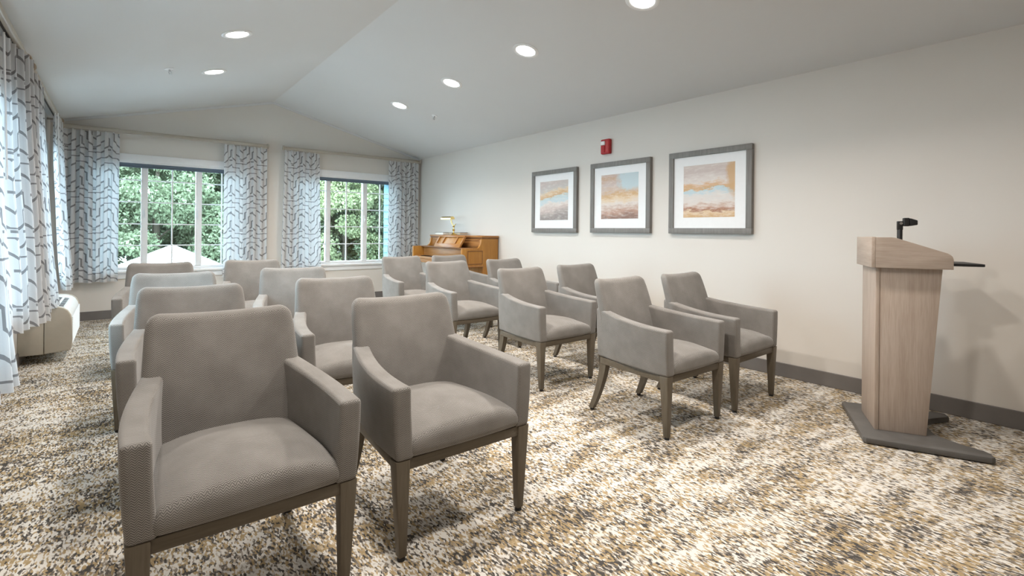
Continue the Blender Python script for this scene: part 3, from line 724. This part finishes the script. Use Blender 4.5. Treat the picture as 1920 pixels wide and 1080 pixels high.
# half-round trough shade lying along the piano
bm = bmesh.new(); n = 12; R1, R0 = .034, .031; secs = []
for y in (.025, .31):
    o_ = [(R1 * math.cos(t) * 1.1, R1 * math.sin(t)) for t in [PI * (-.12 + 1.24 * i / n) for i in range(n + 1)]]
    i2 = [(R0 * math.cos(t) * 1.1, R0 * math.sin(t)) for t in [PI * (1.12 - 1.24 * i / n) for i in range(n + 1)]]
    secs.append([bm.verts.new((x - .01, y, z + .252)) for x, z in o_ + i2])
m = len(secs[0])
for i in range(m): bm.faces.new((secs[0][i], secs[0][(i + 1) % m], secs[1][(i + 1) % m], secs[1][i]))
for s_ in secs:
    for i in range(n): bm.faces.new((s_[i], s_[i + 1], s_[m - 2 - i], s_[m - 1 - i]))
sh = build('shade', bm, M_BRASS, lp, 40)
for y in (.021, .309):
    bm = bmesh.new(); prism(bm, [(R1 * 1.12 * math.cos(t) - .01, R1 * math.sin(t) + .252) for t in [PI * (-.12 + 1.24 * i / n) for i in range(n + 1)]], y, y + .005, 'Y'); build('shade_end', bm, M_BRASS, sh, 40)
tag(lp, 'brass piano lamp with trough shade standing on the piano', 'lamp')

# ------------------------------------------------------------------ ceiling fittings
def downlight(x, y, label):
    s = 1 if x > RX else -1; ang = math.atan(SL) * s
    r = empty('recessed_downlight', (x, y, ceil_z(x))); r.rotation_euler = (0, ang, 0)
    bm = bmesh.new(); lathe(bm, [(.086, .002), (.118, .002), (.120, -.003), (.112, -.007), (.092, -.008), (.086, -.004), (.086, .002)], 40); build('trim_ring', bm, M_TRIM, r, 40)
    bm = bmesh.new(); lathe(bm, [(0, -.006), (.050, -.0055), (.0845, -.003), (.0845, -.0005), (0, -.0005)], 40); build('lens', bm, M_EMIT, r, 40)
    ld = bpy.data.lights.new('downlight_glow', 'AREA'); ld.shape = 'DISK'; ld.size = .16; ld.energy = LAMP_W; ld.color = LAMP_COL; ld.spread = math.radians(146)
    lo = bpy.data.objects.new('downlight_glow', ld); C.objects.link(lo); lo.parent = r; lo.location = (0, 0, -.012)
    tag(r, label, 'ceiling light', 'recessed ceiling downlights')
names = {(2.87, 2.20): 'recessed downlight cropped by the top edge of the picture', (2.87, 3.478): 'second recessed downlight from the top on the right ceiling slope',
         (2.87, 4.757): 'third recessed downlight from the top on the right ceiling slope', (2.87, 6.05): 'recessed downlight nearest the window on the right ceiling slope',
         (.772, 4.755): 'larger-looking recessed downlight on the left ceiling slope', (.772, 3.478): 'recessed downlight on the left slope just above the picture, over the third row',
         (2.87, .92): 'added downlight on the right slope out of view above the lectern',
         (.772, .92): 'added downlight on the left slope out of view above the camera', (.772, 2.20): 'recessed downlight on the left slope out of view above the front chairs', (.772, 6.048): 'recessed downlight on the left slope nearest the windows'}
for y in (6.05, 4.757, 3.478, 2.20, .92):  # pair nearest the camera is added, unseen, to brighten the front
    for x in (2.87, .772):
        k = min(names, key=lambda q: abs(q[0] - x) + abs(q[1] - y))
        downlight(x, y, names[k])
def sprinkler(x, y, label):
    s = 1 if x > RX else -1
    r = empty('fire_sprinkler', (x, y, ceil_z(x))); r.rotation_euler = (0, math.atan(SL) * s, 0)
    bm = bmesh.new(); lathe(bm, [(0, 0), (.040, 0), (.040, -.004), (.022, -.010), (.012, -.010), (0, -.010)], 24); build('escutcheon', bm, M_TRIM, r, 40)
    bm = bmesh.new(); lathe(bm, [(0, -.008), (.008, -.008), (.008, -.026), (0, -.026)], 12); build('body', bm, M_METAL, r, 40)
    for e in (-1, 1):
        bm = bmesh.new(); tube(bm, [(e * .006, 0, -.024), (e * .013, 0, -.036), (e * .004, 0, -.050)], .0025, 6); build('frame_arm', bm, M_METAL, r, 50)
    bm = bmesh.new(); lathe(bm, [(0, -.049), (.016, -.049), (.016, -.052), (0, -.052)], 16); build('deflector', bm, M_METAL, r, 40)
    tag(r, label, 'sprinkler', 'ceiling fire sprinklers')
sprinkler(.37, 5.85, 'small ceiling sprinkler on the left slope beside the downlights')
sprinkler(3.286, 5.865, 'small ceiling sprinkler on the right slope near the piano')

# ------------------------------------------------------------------ outdoors
M_GROUND = plain('neutral_bounce_ground', (.34, .34, .34), .9, var=.15, scale=3)  # unseen ground, made neutral grey so its bounce light does not tint the ceiling
bm = bmesh.new(); box(bm, -60, 60, -40, 80, -3.4, -3.2); struct(build('ground', bm, M_GROUND))
L1 = m_leaf('leaf_mid_green', (.10, .12, .07), (.205, .24, .145), (.38, .42, .28))
L2 = m_leaf('leaf_dark_conifer', (.08, .10, .07), (.155, .19, .12), (.28, .325, .21))
L3 = m_leaf('leaf_pale_green', (.17, .19, .10), (.34, .37, .20), (.55, .57, .35))
M_BARK = wood('tree_bark', (.07, .055, .04), (.14, .11, .08), 'Z', .3, .9)
def tree_mesh(name, mat, H, R, n, kind, seed, size):
    rs = np.random.RandomState(seed)
    # clumps scattered through the crown, leaves on each clump's shell
    nc = 90; h = rs.uniform(.06, 1, nc) ** .9
    prof = (1 - h) ** .75 * .95 + .08 if kind == 'cone' else np.sqrt(np.clip(1 - ((h - .5) / .52) ** 2, .05, 1))
    ang = rs.uniform(0, 2 * PI, nc); rr = R * prof * np.sqrt(rs.uniform(.25, 1, nc))
    cc = np.stack([rr * np.cos(ang), rr * np.sin(ang), .8 + h * (H - .9)], 1); cr = R * .30 * rs.uniform(.7, 1.3, nc) * (.5 + .5 * prof)
    k = rs.randint(0, nc, n); d = rs.normal(size=(n, 3)); d /= np.linalg.norm(d, axis=1)[:, None]
    P = cc[k] + d * (cr[k] * rs.uniform(.55, 1.05, n))[:, None] * np.array([1, 1, .75])
    t = rs.normal(size=(n, 3)) + d * .8 + np.array([0, 0, -.5]); t /= np.linalg.norm(t, axis=1)[:, None]
    b = np.cross(t, rs.normal(size=(n, 3))); b /= np.linalg.norm(b, axis=1)[:, None]
    s = size * rs.uniform(.6, 1.3, n)[:, None]
    V = np.stack([P - t * s * .5, P + b * s * .24, P + t * s * .5, P - b * s * .24], 1).reshape(-1, 3)
    me = bpy.data.meshes.new(name); me.vertices.add(4 * n); me.vertices.foreach_set('co', V.ravel())
    me.loops.add(4 * n); me.loops.foreach_set('vertex_index', np.arange(4 * n, dtype=np.int32))
    me.polygons.add(n); me.polygons.foreach_set('loop_start', np.arange(0, 4 * n, 4, dtype=np.int32)); me.polygons.foreach_set('loop_total', np.full(n, 4, dtype=np.int32))
    me.update(calc_edges=True); me.materials.append(mat); return me
def trunk_mesh(H):
    bm = bmesh.new(); tube(bm, [(0, 0, 0), (.03, 0, H * .3), (-.02, .03, H * .6), (0, 0, H * .9)], [.16, .13, .09, .02], 8)
    for i in range(14):
        z = H * (.18 + .05 * i); a = i * 2.4; l = 1.2 * (1 - i / 18); tube(bm, [(0, 0, z), (l * math.cos(a) * .6, l * math.sin(a) * .6, z + .25), (l * math.cos(a), l * math.sin(a), z + .3)], [.035, .022, .008], 5)
    me = bpy.data.meshes.new('trunk'); bm.to_mesh(me); bm.free(); me.materials.append(M_BARK); return me
TM = [tree_mesh('foliage', L2, 8.2, 1.7, 60000, 'cone', 3, .115), tree_mesh('foliage', L1, 7.6, 1.8, 60000, 'round', 4, .115), tree_mesh('foliage', L3, 6.4, 1.6, 48000, 'round', 5, .11)]
TT = [trunk_mesh(8.2), trunk_mesh(7.6), trunk_mesh(6.4)]
tn = ['conifer_tree', 'leafy_tree', 'leafy_tree']
def tree(kind, x, y, rz, sc, label, grp):
    r = empty(tn[kind], (x, y, -3.2), rz); r.scale = (sc, sc, sc)
    o = bpy.data.objects.new('foliage', TM[kind]); C.objects.link(o); o.parent = r
    o = bpy.data.objects.new('trunk', TT[kind]); C.objects.link(o); o.parent = r
    tag(r, label, 'tree', grp)
W1, W2 = 'seen through the far window by the left corner', 'seen through the far window by the piano'
tl_ = [(1, -1.2, 18.5, 0, 1.0, 'mid green leafy tree half hidden by the far corner curtain'), (1, .9, 18.0, 1, 1.0, 'mid green leafy tree at the left of the view over the white roof'),
       (0, 2.4, 19.4, 2, 1.05, 'dark conifer rising behind the white roof peak'), (1, 3.6, 18.4, 3, 1.02, 'mid green leafy tree right of the white roof peak'),
       (0, 5.1, 19.0, 4, 1.0, 'dark conifer behind the curtains between the two far windows'), (2, 6.3, 17.6, 5, 1.0, 'pale green leafy tree at left in the window by the piano'),
       (1, 7.6, 18.3, 6, .98, 'mid green leafy tree in the middle of the window by the piano'), (0, 8.9, 19.2, 1, 1.04, 'dark conifer at right in the window by the piano'),
       (1, 10.4, 18.6, 2, 1.0, 'mid green leafy tree behind the blue neighbouring house')]
for k, x, y, rz, sc, lab in tl_: tree(k, x, y, rz, sc, lab, 'trees outside the far windows')
ORD = ['leftmost', 'second from the left', 'third from the left', 'fourth from the left', 'fifth from the left', 'rightmost']
for i, x in enumerate((-2.4, .4, 3.2, 6.0, 8.8, 11.6)):
    tree(0, x, 23.4, i * 1.3, 1.35, 'tall dark conifer in the back row of trees outside, ' + ORD[i], 'back row of conifers')
# pavilion with hipped pale roof
pv = empty('garden_pavilion', (1.13, 16.0, -3.2)); M_ROOF = plain('pale_roof_shingle', (.80, .80, .80), .8, var=.03, scale=6); M_ROOFD = plain('grey_roof_seam', (.55, .56, .58), .8)
E0, AP = 1.75, 3.92; hx = 2.35
bm = bmesh.new(); v = [bm.verts.new(p) for p in ((-hx, -hx, E0 + 1.0), (hx, -hx, E0 + 1.0), (hx, hx, E0 + 1.0), (-hx, hx, E0 + 1.0), (0, 0, AP))]
for q in ((0, 1, 4), (1, 2, 4), (2, 3, 4), (3, 0, 4), (3, 2, 1, 0)): bm.faces.new([v[i] for i in q])
rf = build('roof', bm, M_ROOF, pv)
zb_ = E0 + 1.0
for k in range(1, 9):                           # shingle courses on the slope facing the room
    t = k / 9; yy = -hx * (1 - t); zz = zb_ + (AP - zb_) * t; hw = hx * (1 - t)
    bm = bmesh.new(); box(bm, -hw, hw, yy - .03, yy + .02, zz - .002, zz + .012); build('shingle_course', bm, M_ROOFD, rf)
bm = bmesh.new(); box(bm, -hx, hx, -hx, hx, zb_ - .16, zb_ - .005); build('fascia', bm, M_TRIM, pv)
for a in (-1, 1):
    for b in (-1, 1):
        bm = bmesh.new(); box(bm, a * 2.0 - .08, a * 2.0 + .08, b * 2.0 - .08, b * 2.0 + .08, 0, zb_ - .16); build('post', bm, M_TRIM, pv)
tag(pv, 'garden pavilion with pale hipped roof below the left far window', 'pavilion')
# neighbouring wing with blue siding and white rake board
nb = empty('neighbouring_house', (6.17, 14.0, -3.2), math.radians(-27)); M_SID = plain('teal_siding', (.09, .17, .20), .6, var=.05)
bm = bmesh.new(); prism(bm, [(0, 0), (4.2, 0), (4.2, 4.2), (0, 5.9)], 0, 4, 'Y'); wl = build('wall', bm, M_SID, nb)
for k in range(27):
    z = .1 + k * .2
    bm = bmesh.new(); prism(bm, [(-.035, z), (-.002, z + .19), (-.002, z)], 0, min(4.2, (5.7 - z) / 1.7 * 4.2), 'X'); build('siding_board', bm, M_SID, wl)
bm = bmesh.new(); prism(bm, [(-.30, 5.86), (-.30, 6.02), (4.4, 4.12), (4.4, 3.96)], -.32, -.18, 'Y'); build('rake_board', bm, M_TRIM, nb)
bm = bmesh.new(); prism(bm, [(-.32, 6.03), (-.32, 6.10), (4.42, 4.20), (4.42, 4.13)], -.35, 4.2, 'Y'); build('roof', bm, M_ROOF, nb)
tag(nb, 'blue sided neighbouring house at the right edge of the far window', 'house')
